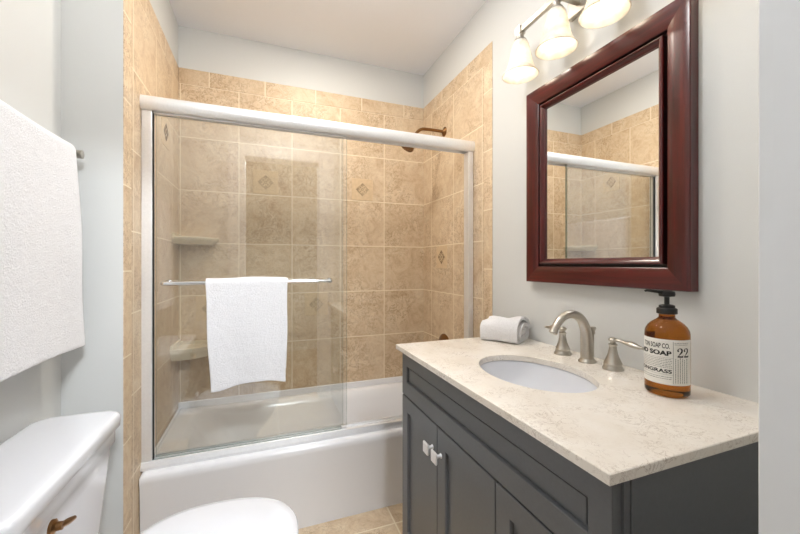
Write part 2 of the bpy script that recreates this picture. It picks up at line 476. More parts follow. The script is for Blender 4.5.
# ------------------------------------------------------------------ bathtub
tx0, tx1, ty0, ty1 = XL+0.002, XR-TR-0.002, 1.632, YB-TH-0.002
tcx, tcy, thx, thy = (tx0+tx1)/2, (ty0+ty1)/2, (tx1-tx0)/2, (ty1-ty0)/2
RZ = 0.368
bm = bmesh.new()
icx, icy = tcx+0.0, (1.742+2.255)/2; ihx, ihy = 0.665, (2.255-1.742)/2
rings = [ring(rrect(tcx, tcy+.008, thx, thy-.008, .004), 0.0),
         ring(rrect(tcx, tcy+.004, thx, thy-.004, .004), RZ-0.06),
         ring(rrect(tcx, tcy, thx, thy, .006), RZ-0.035),
         ring(rrect(tcx, tcy, thx, thy, .008), RZ-0.014),
         ring(rrect(tcx, tcy+.0, thx-.004, thy-.004, .010), RZ-0.004),
         ring(rrect(tcx, tcy+.0, thx-.014, thy-.014, .012), RZ),
         ring(rrect(icx, icy, ihx+.012, ihy+.012, .10), RZ),
         ring(rrect(icx, icy, ihx, ihy, .10), RZ-0.010),
         ring(rrect(icx+.01, icy, ihx-.02, ihy-.012, .11), RZ-0.06),
         ring(rrect(icx+.05, icy, ihx-.08, ihy-.04, .13), RZ-0.20),
         ring(rrect(icx+.08, icy, ihx-.14, ihy-.06, .13), RZ-0.275),
         ring(rrect(icx+.09, icy, ihx-.20, ihy-.10, .10), RZ-0.295)]
loft(bm, rings, True, False, True)
# raised lip along the back and the two ends, under the tile
tub = obj('bathtub', bm, M['acrylic'], smooth=True, autosmooth=50)
tag(tub, 'white alcove bathtub with a plain smooth apron behind the sliding glass door', 'bathtub')
bm = boxm((tx0, ty1-0.014, RZ-0.002), (tx1, ty1, RZ+0.036), (tx0, YD+0.06, RZ-0.002), (tx0+0.012, ty1-0.014, RZ+0.008), (tx1-0.012, YD+0.06, RZ-0.002), (tx1, ty1-0.014, RZ+0.008))
obj('tile_lip', bm, M['acrylic'], parent=tub, mods=[bevel(0.004)])

# ------------------------------------------------------------------ sliding shower door
sd = thing('shower_door', (tcx, YD, RZ), 'framed sliding glass shower door standing on the bathtub rim', 'shower door')
HY = 1.682
bm = bmesh.new()
prof = []
for k in range(25):
    a = -PI/2+PI*k/24
    prof.append((HY-0.014-0.016*math.cos(a), 1.816+0.028*math.sin(a)))
prof += [(HY+0.04, 1.844), (HY+0.04, 1.788), (HY+0.036, 1.788), (HY+0.036, 1.80), (HY-0.008, 1.80), (HY-0.008, 1.788)]
loft(bm, [[(x, y, z) for y, z in prof] for x in (XL, XR-TR)], True, True, True)
obj('header', bm, M['alu'], parent=sd, smooth=True, autosmooth=40)
for x0, x1 in ((XL, XL+0.036), (XR-TR-0.030, XR-TR)):
    obj('jamb', boxm((x0, HY-0.012, RZ+0.03), (x1, HY+0.038, 1.789)), M['alu'], parent=sd, mods=[bevel(0.003)])
xi0, xi1 = XL+0.036, XR-TR-0.030
obj('seal', boxm((xi0, HY-0.003, RZ+0.03), (xi0+.003, HY+0.010, 1.789)), M['rubber'], parent=sd)
bm = bmesh.new()
prof = [(HY-0.020, RZ+.0006), (HY-0.020, RZ+0.012), (HY-0.014, RZ+0.030), (HY-0.006, RZ+0.033), (HY-0.006, RZ+0.026), (HY+0.014, RZ+0.026), (HY+0.014, RZ+0.030), (HY+0.018, RZ+0.030), (HY+0.018, RZ+0.024), (HY+0.036, RZ+0.024), (HY+0.036, RZ+0.034), (HY+0.042, RZ+0.034), (HY+0.042, RZ+.0006)]
loft(bm, [[(x, y, z) for y, z in prof] for x in (XL, XR-TR)], True, True, True)
obj('bottom_track', bm, M['alu'], parent=sd)
def pane(name, x0, x1, y, label):
    bm = bmesh.new(); vs = box(bm, (x0, y, RZ+0.030), (x1, y+0.006, 1.798))
    bm.faces.ensure_lookup_table()
    for f in bm.faces:
        n = f.normal if f.normal.length else None
    bm.normal_update()
    for f in bm.faces: f.material_index = 0 if abs(f.normal.y) > 0.9 else 1
    o = obj(name, bm, [M['glass'], M['glass_edge']], parent=sd)
    o['label'] = label; return o
outer = pane('glass_panel', xi0+0.003, 0.366, HY, 'outer clear glass panel with a chrome towel bar')
inner = pane('glass_panel', xi0+0.006, 0.352, HY+0.022, 'inner clear glass panel slid behind the outer one')
obj('top_rail', boxm((xi0+0.003, HY-0.003, 1.782), (0.366, HY+0.009, 1.799)), M['alu'], parent=outer)
obj('bottom_guide', boxm((0.338, HY-0.005, RZ+0.028), (0.366, HY+0.010, RZ+0.046)), M['alu'], parent=outer, mods=[bevel(0.002)])
BY, BZ = 1.625, 1.104
bm = bmesh.new()
path = [(-0.362, HY, BZ), (-0.372, HY-0.03, BZ), (-0.368, BY+0.006, BZ), (-0.355, BY, BZ), (-0.2, BY, BZ), (0.1, BY, BZ), (0.265, BY, BZ), (0.278, BY+0.006, BZ), (0.284, BY+0.025, BZ), (0.282, HY, BZ)]
tube(bm, smooth_path(path, 6), 0.0085, 14)
obj('towel_bar', bm, M['chrome'], parent=outer, smooth=True)
bm = bmesh.new()
for x in (-0.362, 0.282): lathe(bm, [(0.013, 0), (0.013, 0.004), (0.009, 0.009)], (x, HY-0.0005, BZ), 20, (0, -1, 0))
obj('bar_mount', bm, M['chrome'], parent=outer, smooth=True, autosmooth=40)

# towel over the shower door bar
def drape(name, axis, bar, a0, a1, back_len, front_len, rad, front_dir, mat, taper=(0, 0), hem=None, wave=0.004, thick=0.009, nu=40, nf=46, seed=1, flare=0.0, droop=0.0):
    """cloth hung over a bar. axis 'x' or 'y'; bar=(perp coord, z); front_dir = sign on perp axis"""
    rnd = random.Random(seed); ph = [rnd.random()*6 for _ in range(6)]
    bm = bmesh.new(); P = []
    prof = []
    nb = 14
    for k in range(nb): prof.append(('b', 1-k/nb))
    for k in range(13): prof.append(('a', k/12))
    for k in range(1, nf+1): prof.append(('f', k/nf))
    rows = []
    for kind, t in prof:
        row = []
        for i in range(nu+1):
            u = i/nu
            if kind == 'b':
                d = -rad; z = bar[1]-t*back_len; s = t*0.7
            elif kind == 'a':
                a = PI-PI*t; d = rad*math.cos(a); z = bar[1]+rad*math.sin(a); s = 0
            else:
                L = front_len+(hem(u) if hem else 0); d = rad; z = bar[1]-t*L; s = t
            w = wave*(math.sin(u*5.0+ph[0]+s*1.2)+0.6*math.sin(u*9.5+ph[1]-s*2))*min(1, s*1.5)
            if kind == 'f': d += w+flare*t+0.002*math.sin(t*9+ph[2])*t
            if kind == 'b': d -= abs(w)*0.3
            z += (0.0025*math.sin(u*7+ph[3])-droop*abs(2*u-1)**10)*(1 if kind == 'a' else max(0, 1-s*3))
            aa = a0+taper[0]*s+(a1+taper[1]*s-(a0+taper[0]*s))*u
            aa += 0.002*math.sin(s*8+ph[4])*(1 if u > .5 else -1)*abs(2*u-1)**6
            pd = bar[0]+front_dir*d
            row.append((aa, pd, z) if axis == 'x' else (pd, aa, z))
        rows.append(row)
    R = [[bm.verts.new(p) for p in r] for r in rows]
    for a, b in zip(R, R[1:]):
        for i in range(nu): bm.faces.new((a[i], a[i+1], b[i+1], b[i]))
    return obj(name, bm, mat, smooth=True, mods=[solidify(thick), bevel(0.003, 2)])
t = drape('towel', 'x', (BY, BZ), -0.223, 0.093, 0.38, 0.428, 0.016, -1, M['terry'], taper=(0.02, -0.008),
          hem=lambda u: 0.010*math.cos(u*PI*1.6)-0.004*u+0.0015*math.sin(u*14), wave=0.005, seed=3)
tag(t, 'white hand towel draped over the chrome bar of the glass shower door', 'towel')

# ------------------------------------------------------------------ soap shelves in the tub corner
def corner_shelf(z, r1, r2, th, label):
    c = (XL, YB-TH)
    bm = bmesh.new(); n = 18
    def arc(kx, ky, z, off=0.0):
        P = [(c[0]+off*0, c[1]-off*0, z)]
        for k in range(n+1):
            a = PI/2*k/n
            P.append((c[0]+(kx-off)*math.cos(a)**0.75 if k < n else c[0], c[1]-(ky-off)*math.sin(a)**0.75 if k else c[1], z))
        return P
    loft(bm, [arc(r1-.03, r2-.03, z-th), arc(r1-.004, r2-.004, z-th*0.3), arc(r1, r2, z), arc(r1, r2, z+.004), arc(r1-.014, r2-.014, z+.006), arc(r1-.02, r2-.02, z-.008)], True, True, True)
    # upstand against the two walls
    box(bm, (c[0], c[1]-r2+.002, z-.01), (c[0]+.012, c[1], z+.022))
    box(bm, (c[0]+.012, c[1]-.012, z-.01), (c[0]+r1-.002, c[1], z+.010))
    o = obj('soap_shelf', bm, M['shelf'], mods=[bevel(0.002)])
    tag(o, label, 'shelf', 'corner soap shelves in the tub')
corner_shelf(1.322, 0.205, 0.16, 0.034, 'upper cream corner soap shelf on the tiled wall, above the towel bar')
corner_shelf(0.735, 0.215, 0.20, 0.06, 'lower cream corner soap shelf on the tiled wall, beside the hanging towel')

# ------------------------------------------------------------------ shower head and tub valve
sh = thing('shower_head', (XR-TR, 2.003, 2.0), 'bronze shower head on a bent arm high on the right tiled wall', 'shower head')
bm = bmesh.new(); lathe(bm, [(0.030, 0), (0.030, 0.003), (0.024, 0.008), (0.014, 0.013), (0.012, 0.016)], (XR-TR, 2.003, 2.012), 28, (-1, 0, 0))
obj('flange', bm, M['bronze'], parent=sh, smooth=True, autosmooth=40)
bm = bmesh.new()
tube(bm, smooth_path([(XR-TR-.002, 2.003, 2.012), (XR-.12, 2.003, 2.012), (XR-.165, 2.003, 2.006), (XR-.195, 2.003, 1.98), (XR-.222, 2.003, 1.942)], 6), 0.0095, 14)
obj('arm', bm, M['bronze'], parent=sh, smooth=True)
hd = Vector((-0.55, 0, -0.83)).normalized(); hp = Vector((XR-.219, 2.003, 1.946))
bm = bmesh.new(); lathe(bm, [(0.012, 0), (0.014, 0.010), (0.016, 0.02), (0.032, 0.042), (0.043, 0.056), (0.0445, 0.070), (0.041, 0.075), (0.0, 0.075)], hp, 30, hd)
h = obj('head', bm, M['bronze'], parent=sh, smooth=True, autosmooth=40)
bm = bmesh.new(); q = Vector((0, 0, 1)).rotation_difference(hd)
for rr, n in ((0.012, 6), (0.024, 12), (0.034, 16)):
    for k in range(n):
        lathe(bm, [(0.0022, 0), (0.0018, 0.003)], hp+hd*0.0745+q @ Vector((rr*math.cos(2*PI*k/n), rr*math.sin(2*PI*k/n), 0)), 8, hd)
obj('nozzles', bm, M['rubber'], parent=h)
tv = thing('tub_valve', (XR-TR, 2.0, 0.66), 'bronze tub valve trim low on the right tiled wall, mostly behind the worktop', 'valve')
bm = bmesh.new(); lathe(bm, [(0.082, 0), (0.082, 0.003), (0.070, 0.010), (0.03, 0.016), (0.028, 0.04), (0.0, 0.042)], (XR-TR, 2.0, 0.66), 36, (-1, 0, 0))
obj('escutcheon', bm, M['bronze'], parent=tv, smooth=True, autosmooth=40)
bm = bmesh.new(); tube(bm, [(XR-TR-.035, 2.0, 0.655), (XR-TR-.045, 2.0, 0.61), (XR-TR-.06, 2.0, 0.57)], [0.010, 0.008, 0.007], 12)
obj('lever', bm, M['bronze'], parent=tv, smooth=True)

# ------------------------------------------------------------------ toilet
TC = 1.085
to = thing('toilet', (-0.3, TC, 0), 'white two-piece toilet with closed lid against the left wall', 'toilet')
def egg(cx, lx_back, lx_front, hw, n=48, p=2.3):
    P = []
    for k in range(n):
        a = 2*PI*k/n; c_, s_ = math.cos(a), math.sin(a)
        ex = (abs(c_)**(2/p))*(1 if c_ > 0 else -1); ey = (abs(s_)**(2/p))*(1 if s_ > 0 else -1)
        P.append((cx+ex*(lx_front if ex > 0 else lx_back), TC+ey*hw))
    return P
bm = bmesh.new()
TKC = 1.062
def bow(hx, hy, cx, z, r, bowx):
    P = []
    hy += .018
    for x, y in rrect(cx, TKC, hx, hy, r, 8):
        f = max(0, (x-cx)/hx); P.append((x+bowx*(1-((y-TKC)/hy)**2)*(1 if x > cx else 0)*f, y, z))
    return P
tkx = (XT+0.012-0.415)/2; tkhx = (-0.415-(XT+0.012))/2
loft(bm, [bow(tkhx-.03, .20, tkx-.02, .385, .05, .0), bow(tkhx-.018, .222, tkx-.012, .40, .05, .003), bow(tkhx-.010, .246, tkx-.006, .60, .045, .004), bow(tkhx-.008, .249, tkx-.005, .640, .045, .004), bow(tkhx-.002, .253, tkx-.001, .652, .045, .004), bow(tkhx-.001, .254, tkx-.001, .695, .045, .004)], True, True, True)
obj('tank', bm, M['porcelain'], parent=to, smooth=True, autosmooth=50)
bm = bmesh.new()
loft(bm, [bow(tkhx+.003, .253, tkx+.002, .695, .045, .006), bow(tkhx+.006, .256, tkx+.003, .699, .045, .006), bow(tkhx+.007, .257, tkx+.003, .724, .045, .006), bow(tkhx+.0055, .2555, tkx+.0025, .7305, .045, .006), bow(tkhx+.001, .251, tkx+.002, .7345, .042, .005), bow(tkhx-.006, .244, tkx+.002, .7358, .040, .005), bow(tkhx-.02, .23, tkx, .7362, .035, .003)], True, True, True)
obj('tank_lid', bm, M['porcelain'], parent=to, smooth=True, autosmooth=60)
bm = bmesh.new()
lathe(bm, [(0.015, 0), (0.015, 0.006), (0.009, 0.010), (0.008, 0.02), (0.0, 0.021)], (-0.413, 0.945, 0.636), 20, (1, 0, 0))
tube(bm, [(-0.397, 0.945, 0.636), (-0.392, 0.962, 0.632), (-0.391, 0.985, 0.624)], [0.006, 0.007, 0.005], 12)
lv = obj('flush_lever', bm, M['bronze'], parent=to, smooth=True, autosmooth=50); lv['label'] = 'bronze flush lever on the tank front'
bm = bmesh.new()
loft(bm, [ring(egg(-.26, .16, .20, .115), 0.0), ring(egg(-.26, .15, .19, .105), 0.03), ring(egg(-.26, .15, .19, .10), 0.12), ring(egg(-.24, .16, .22, .115), 0.2), ring(egg(-.19, .19, .24, .155), 0.29), ring(egg(-.165, .225, .245, .178), 0.36), ring(egg(-.16, .235, .245, .182), 0.39), ring(egg(-.16, .225, .235, .172), 0.395)], True, True, True)
box(bm, (-.61, TC-.12, .25), (-.33, TC+.12, .384))
obj('bowl', bm, M['porcelain'], parent=to, smooth=True, autosmooth=50)
bm = bmesh.new()
loft(bm, [ring(egg(-.155, .205, .24, .185), .397), ring(egg(-.155, .208, .244, .188), .402), ring(egg(-.155, .205, .24, .185), .408)], True, True, True)
obj('seat', bm, M['porcelain'], parent=to, smooth=True, autosmooth=50)
bm = bmesh.new()
loft(bm, [ring(egg(-.155, .205, .243, .187), .4085), ring(egg(-.155, .209, .247, .191), .412), ring(egg(-.155, .209, .247, .191), .418), ring(egg(-.155, .204, .242, .186), .4225), ring(egg(-.155, .185, .222, .168), .425), ring(egg(-.155, .10, .13, .10), .427)], True, True, True)
obj('seat_lid', bm, M['porcelain'], parent=to, smooth=True, autosmooth=60)
for dy in (-.075, .075):
    bm = bmesh.new(); tube(bm, [(-.372, TC+dy-.022, .413), (-.372, TC+dy+.022, .413)], .012, 14)
    obj('hinge', bm, M['porcelain'], parent=to, smooth=True, autosmooth=50)

# ------------------------------------------------------------------ towel on the left wall
TBX, TBZ = -0.575, 1.53
tb = thing('towel_rail', (XT, 1.1, TBZ), 'nickel towel rail on the left wall, hidden under a white bath towel', 'towel rail')
bm = bmesh.new(); tube(bm, [(TBX, 0.77, TBZ), (TBX, 1.438, TBZ)], 0.0085, 16); obj('rail', bm, M['nickel'], parent=tb, smooth=True, autosmooth=50)
for y in (0.776, 1.428):
    bm = bmesh.new(); lathe(bm, [(0.024, 0), (0.024, 0.006), (0.012, 0.014), (0.010, XT*-1+TBX), (0.013, 0.06), (0.013, 0.08), (0, 0.082)], (XT, y, TBZ), 24, (1, 0, 0))
    obj('bracket', bm, M['nickel'], parent=tb, smooth=True, autosmooth=50)
t = drape('bath_towel', 'y', (TBX, TBZ), 0.80, 1.400, 0.52, 0.60, 0.020, 1, M['terry'], taper=(-0.01, 0.008), hem=lambda u: 0.006*math.sin(u*8), wave=0.006, thick=0.013, nu=56, nf=56, seed=5, flare=0.022, droop=0.0)
tag(t, 'large white bath towel hanging on the left wall above the toilet tank', 'towel')

# ------------------------------------------------------------------ vanity
XK, YN, YK = 0.489, 0.394, 1.339
VX = 0.512; V0, V1 = 0.408, 1.326
va = thing('vanity_cabinet', (0.78, 0.867, 0), 'charcoal painted vanity cabinet with shaker doors under the cream worktop', 'cabinet')
bm = boxm((VX+.02, V0, .09), (XR-.002, V1, .695))
box(bm, (VX+.07, V0+.01, 0), (XR-.002, V1-.01, .09))
obj('body', bm, M['cabinet_gap'], parent=va)
obj('side_panel', boxm((VX+.036, V0-.006, 0.0), (XR-.002, V0-.0002, .842)), M['cabinet'], parent=va, mods=[bevel(.001)])
obj('side_panel', boxm((VX+.036, V1+.0002, 0.0), (XR-.002, V1+.006, .842)), M['cabinet'], parent=va, mods=[bevel(.001)])
# face frame: thin strip showing at the near corner
obj('frame_stile', boxm((VX+.020, V0-.004, .09), (VX+.034, V0+.02, .842)), M['cabinet'], parent=va)
obj('frame_stile', boxm((VX+.020, V1-.02, .09), (VX+.034, V1+.004, .842)), M['cabinet'], parent=va)
def shaker(name, y0, y1, z0, z1, stile, rail, parent, step=False):
    """front panel facing -X at x=VX, 20 mm thick with a recessed centre"""
    bm = bmesh.new(); x0, x1 = VX, VX+.0195
    def rect(x, a, b): return [(x, y0+a, z0+b), (x, y1-a, z0+b), (x, y1-a, z1-b), (x, y0+a, z1-b)]
    e = .0015
    rr = [rect(x1, 0, 0), rect(x0+e, 0, 0), rect(x0, e, e), rect(x0, stile-e, rail-e), rect(x0+e, stile, rail), rect(x0+.010, stile+.001, rail+.001)]
    if step: rr += [rect(x0+.010, stile+.008, rail+.006), rect(x0+.0075, stile+.010, rail+.008)]
    loft(bm, rr, True, True, True)
    return obj(name, bm, M['cabinet'], parent=parent)
shaker('drawer_front', V0, V1, .669, .839, .046, .055, va, step=True)
third = (V1-V0)/3; g = .0018
doors = []
for k in range(3):
    y1 = V1-third*k-g*(k > 0); y0 = V1-third*(k+1)+g
    d = shaker('door', y0, y1, .095, .664, .052, .056, va); doors.append((d, y0, y1))
def knob(door, y, z):
    bm = bmesh.new()
    lathe(bm, [(.008, 0), (.008, .002), (.0055, .004), (.0055, .018), (.007, .021)], (VX-.0002, y, z), 18, (-1, 0, 0))
    r = [[(VX-.020, y+a*.015, z+b*.0155) for a, b in ((-1, -1), (1, -1), (1, 1), (-1, 1))],
         [(VX-.024, y+a*.0175, z+b*.018) for a, b in ((-1, -1), (1, -1), (1, 1), (-1, 1))],
         [(VX-.028, y+a*.016, z+b*.0165) for a, b in ((-1, -1), (1, -1), (1, 1), (-1, 1))]]
    loft(bm, r, True, True, True)
    o = obj('knob', bm, M['alu'], parent=door, mods=[bevel(.001)]); o['label'] = 'square nickel knob'
knob(doors[0][0], doors[0][1]+.030, .585); knob(doors[1][0], doors[1][2]-.026, .585); knob(doors[2][0], doors[2][2]-.03, .38)

# worktop with an oval cut-out
SC = (0.752, 0.860); SRX, SRY = 0.141, 0.191
bm = bmesh.new(); n = 72
angs = sorted(set([2*PI*k/n for k in range(n)]))
corners = [(XR-.0005, YK), (XK, YK), (XK, YN), (XR-.0005, YN)]
cang = [math.atan2(y-SC[1], x-SC[0]) % (2*PI) for x, y in corners]
angs = sorted(set([a for a in angs if min(abs(a-c) for c in cang) > .02]+cang))
def hit(a, x0, x1, y0, y1):
    dx, dy = math.cos(a), math.sin(a); t = 1e9
    if dx > 1e-9: t = min(t, (x1-SC[0])/dx)
    if dx < -1e-9: t = min(t, (x0-SC[0])/dx)
    if dy > 1e-9: t = min(t, (y1-SC[1])/dy)
    if dy < -1e-9: t = min(t, (y0-SC[1])/dy)
    return (SC[0]+dx*t, SC[1]+dy*t)
def ell(a, f=1.0, g=0.0):
    ca, sa = math.cos(a), math.sin(a); r = 1/math.sqrt((ca/(SRX*f+g))**2+(sa/(SRY*f+g))**2)
    return (SC[0]+ca*r, SC[1]+sa*r)
e = .0015
def otr(i): return [hit(a, XK+i, XR-.0005-i, YN+i, YK-i) for a in angs]
def inn(g): return [ell(a, 1, g) for a in angs]
rr = [ring(inn(0), ZK-.019), ring(inn(0), ZK-e), ring(inn(e), ZK), ring(otr(e), ZK), ring(otr(0), ZK-e), ring(otr(0), ZK-.018), ring(otr(e), ZK-.019), ring(inn(0), ZK-.019)]
loft(bm, rr)
bmesh.ops.remove_doubles(bm, verts=bm.verts, dist=1e-5)
ct = obj('worktop', bm, M['stone'])
tag(ct, 'cream limestone worktop with an oval sink cut-out on the charcoal cabinet', 'countertop')
# undermount basin
sk = thing('sink', (SC[0], SC[1], ZK-.17), 'white oval undermount sink set in the cream worktop', 'sink')
bm = bmesh.new()
def el(f, g, z): return ring([ell(2*PI*k/64, f, g) for k in range(64)], z)
loft(bm, [el(1, .022, ZK-.0195), el(1, .004, ZK-.0195), el(1, .002, ZK-.024), el(.97, 0, ZK-.06), el(.86, 0, ZK-.10), el(.62, 0, ZK-.132), el(.3, 0, ZK-.145), el(.12, 0, ZK-.148)], True, False, True)
obj('basin', bm, M['porcelain'], parent=sk, smooth=True, autosmooth=60, mods=[solidify(.006, -1)])
bm = bmesh.new(); lathe(bm, [(.024, 0), (.024, .002), (.018, .004), (.0, .003)], (SC[0], SC[1], ZK-.148), 24); obj('drain', bm, M['nickel'], parent=sk, smooth=True, autosmooth=40)

# faucet
fa = thing('faucet', (0.985, 0.876, ZK), 'brushed nickel widespread faucet with curved spout and two lever handles behind the sink', 'faucet')
fy = 0.876
bm = bmesh.new()
pth = [(.986, fy, ZK+.004), (.985, fy, ZK+.03), (.983, fy, ZK+.07), (.978, fy, ZK+.105), (.962, fy, ZK+.137), (.936, fy, ZK+.155), (.905, fy, ZK+.158), (.876, fy, ZK+.146), (.855, fy, ZK+.124), (.845, fy, ZK+.107)]
rad = [.0205, .0200, .0185, .0165, .0148, .0136, .0128, .0122, .0118, .0120]
pr_ = smooth_path([p+(r,) for p, r in zip(pth, rad)], 6)
tube(bm, [p[:3] for p in pr_], [p[3] for p in pr_], 24)
lathe(bm, [(.027, 0), (.027, .004), (.0235, .007), (.0215, .012)], (.986, fy, ZK+.0002), 32)
d_ = (Vector(pth[-1])-Vector(pth[-2])).normalized()
lathe(bm, [(.0122, 0), (.0128, .003), (.0128, .007), (.0095, .0072)], Vector(pth[-1])-d_*.002, 24, d_)
obj('spout', bm, M['nickel'], parent=fa, smooth=True, autosmooth=50)
bm = bmesh.new()
tube(bm, [(1.012, fy, ZK+.006), (1.012, fy, ZK+.10)], .003, 10)
lathe(bm, [(.004, 0), (.0065, .004), (.0055, .010), (.009, .018), (.0085, .024), (.0, .026)], (1.012, fy, ZK+.088), 18)
lathe(bm, [(.008, 0), (.006, .005)], (1.012, fy, ZK+.0002), 18)
obj('lift_rod', bm, M['nickel'], parent=fa, smooth=True, autosmooth=50)
def handle(y, sgn):
    bm = bmesh.new(); c = (.990, y, ZK+.0002)
    lathe(bm, [(.029, 0), (.029, .005), (.026, .009), (.0245, .014), (.0255, .018), (.0215, .026), (.0150, .042), (.0112, .060), (.0100, .070), (.0125, .073), (.0125, .076), (.0085, .078)], c, 32)
    h = obj('handle', bm, M['nickel'], parent=fa, smooth=True, autosmooth=40)
    bm = bmesh.new()
    lathe(bm, [(.0075, 0), (.0075, .006), (.0125, .010), (.0130, .014), (.0085, .018), (.0, .019)], (.990, y, ZK+.077), 24)
    pts = [(.990, y, ZK+.088), (.992, y+sgn*.02, ZK+.089), (.994, y+sgn*.036, ZK+.087), (.996, y+sgn*.055, ZK+.085), (.997, y+sgn*.072, ZK+.082), (.998, y+sgn*.084, ZK+.081), (.998, y+sgn*.090, ZK+.081)]
    rd = [.0080, .0060, .0078, .0118, .0098, .0052, .0064]
    p2 = smooth_path([p+(r,) for p, r in zip(pts, rd)], 6)
    tube(bm, [p[:3] for p in p2], [p[3] for p in p2], 16, squash=[(1.0, .72)]*len(p2))
    obj('lever', bm, M['nickel'], parent=h, smooth=True, autosmooth=60)
handle(0.983, 1); handle(0.787, -1)

# soap bottle with pump and printed label
BA = Vector((.935, .596)); BR = .0465; nrm = Vector((-.843, -.537)); tng = Vector((.537, -.843))
so = thing('soap_bottle', (BA.x, BA.y, ZK), 'amber glass pump bottle with a printed paper label on the worktop', 'soap bottle')
bm = bmesh.new()
lathe(bm, [(.038, 0.0005), (.043, .0015), (.0462, .006), (BR, .012), (BR, .144), (.0462, .151), (.0447, .158), (.0405, .166), (.034, .1735), (.0262, .1795), (.0198, .184), (.017, .188), (.0165, .198)], (BA.x, BA.y, ZK), 56)
obj('bottle', bm, M['amber'], parent=so, smooth=True, autosmooth=70)
def wrap(s, z, r):  # s = arc length to the right of the front line
    a = s/BR; d = nrm*math.cos(a)+tng*math.sin(a)
    return (BA.x+d.x*r, BA.y+d.y*r, z)
LZ0, LZ1 = ZK+.0315, ZK+.139
bm = bmesh.new(); n = 80
L = -BR*1.02*PI*.9; Rr = BR*1.30
loft(bm, [[wrap(L+(Rr-L)*k/n, z, BR+.0004) for k in range(n+1)] for z in (LZ0, LZ1)], False)
lab = obj('label', bm, M['paper'], parent=so, smooth=True)
def text_mesh(txt, height, right_s, base_z, width=None, bold=0.0, left=False):
    cu = bpy.data.curves.new('txt', 'FONT'); cu.body = txt; cu.size = 1.0; cu.offset = bold; cu.resolution_u = 4
    ob = bpy.data.objects.new('txt', cu); C.objects.link(ob)
    bpy.context.view_layer.update()
    me = bpy.data.meshes.new_from_object(ob.evaluated_get(bpy.context.evaluated_depsgraph_get()))
    bpy.data.objects.remove(ob); bpy.data.curves.remove(cu)
    bm = bmesh.new(); bm.from_mesh(me); bpy.data.meshes.remove(me)
    xs = [v.co.x for v in bm.verts]; ys = [v.co.y for v in bm.verts]
    x0, x1 = min(xs), max(xs); ymin, ymax = min(ys), max(ys)
    sy = height/(ymax-ymin); sx = (width/(x1-x0)) if width else sy
    for v in bm.verts:
        s = right_s+(v.co.x-x1)*sx if not left else right_s+(v.co.x-x0)*sx
        v.co = Vector(wrap(s, base_z+(v.co.y-ymin)*sy, BR+.0007))
    return bm
def rad_s(deg): return math.radians(deg)*BR
for txt, hgt, rs, bz, w, bold in (('TON SOAP CO.', .0120, rad_s(7), ZK+.1175, .062, .02), ('HAND SOAP', .0115, rad_s(11), ZK+.1005, .104, .045), ('LEMONGRASS', .0090, rad_s(12), ZK+.0590, .103, .03), ('', 0, 0, 0, 0, 0)):
    if not txt: continue
    bm = text_mesh(txt, hgt, rs, bz, w, bold)
    obj('label_text', bm, M['ink'], parent=lab)
# the two bold serif numerals: a stroke of changing width along each figure
def numeral_two(bm, s0, z0, w, h):
    cl = [(.20, .64, .035), (.12, .74, .10), (.18, .88, .055), (.36, .965, .035), (.58, .95, .06), (.74, .83, .115), (.74, .67, .125), (.60, .50, .095), (.40, .33, .055), (.20, .17, .03), (.10, .06, .025)]
    p = smooth_path(cl, 6); L = []; Rr_ = []
    for i, (x, y, r) in enumerate(p):
        a = Vector(p[max(i-1, 0)][:2]); b = Vector(p[min(i+1, len(p)-1)][:2]); t = (b-a).normalized(); nn = Vector((-t.y, t.x))
        L.append((x+nn.x*r, y+nn.y*r)); Rr_.append((x-nn.x*r, y-nn.y*r))
    def put(q): return [wrap(s0+x*w, z0+y*h, BR+.0007) for x, y in q]
    loft(bm, [put(L), put(Rr_)], False)
    foot = [(.06, .02, .10), (.25, 0, .17), (.5, 0, .16), (.75, 0, .15), (.88, .0, .20), (.95, .06, .30)]
    loft(bm, [put([(x, lo) for x, lo, hi in foot]), put([(x, hi) for x, lo, hi in foot])], False)
    n = 14; c_ = (.20, .70); R0 = [bm.verts.new(q) for q in put([(c_[0]+.105*math.cos(2*PI*k/n), c_[1]+.09*math.sin(2*PI*k/n)) for k in range(n)])]
    bm.faces.new(R0)
bm = bmesh.new()
numeral_two(bm, rad_s(24), ZK+.0985, .0145, .0215); numeral_two(bm, rad_s(42), ZK+.0985, .0145, .0215)
obj('label_text', bm, M['ink'], parent=lab)
# fine print: rules and rows of tiny illegible marks
bm = bmesh.new()
def bar(s0, s1, z0, z1, r=BR+.0006):
    k = max(1, int((s1-s0)/.004)); loft(bm, [[wrap(s0+(s1-s0)*i/k, z, r) for i in range(k+1)] for z in (z0, z1)], False)
rd = random.Random(4)
bar(rad_s(14.5), rad_s(15.6), LZ0+.004, LZ1-.004)
bar(-.075, rad_s(14.5), ZK+.0555, ZK+.0560); bar(-.075, rad_s(14.5), ZK+.0955, ZK+.0960)
for z in (.0915, .0875, .0835, .0795, .0755, .0715, .049, .0445):
    s = -.075
    while s < rad_s(11):
        w = rd.uniform(.002, .006); bar(s, min(s+w, rad_s(12)), ZK+z, ZK+z+.0013); s += w+.0013
for s0 in (20, 26, 32, 38, 44, 52):
    z = LZ0+.006
    while z < ZK+.094:
        h_ = rd.uniform(.002, .005); bar(rad_s(s0), rad_s(s0)+.0014*(1.6 if s0 == 52 else 1), z, z+h_); z += h_+.0012
z = .1275
for k in range(2):
    s = rad_s(18)
    while s < rad_s(56):
        w = rd.uniform(.002, .005); bar(s, s+w, ZK+z, ZK+z+.0012); s += w+.0012
    z += .004
obj('fine_print', bm, M['inkgrey'], parent=lab)
bm = bmesh.new(); c = (BA.x, BA.y, ZK+.1955)
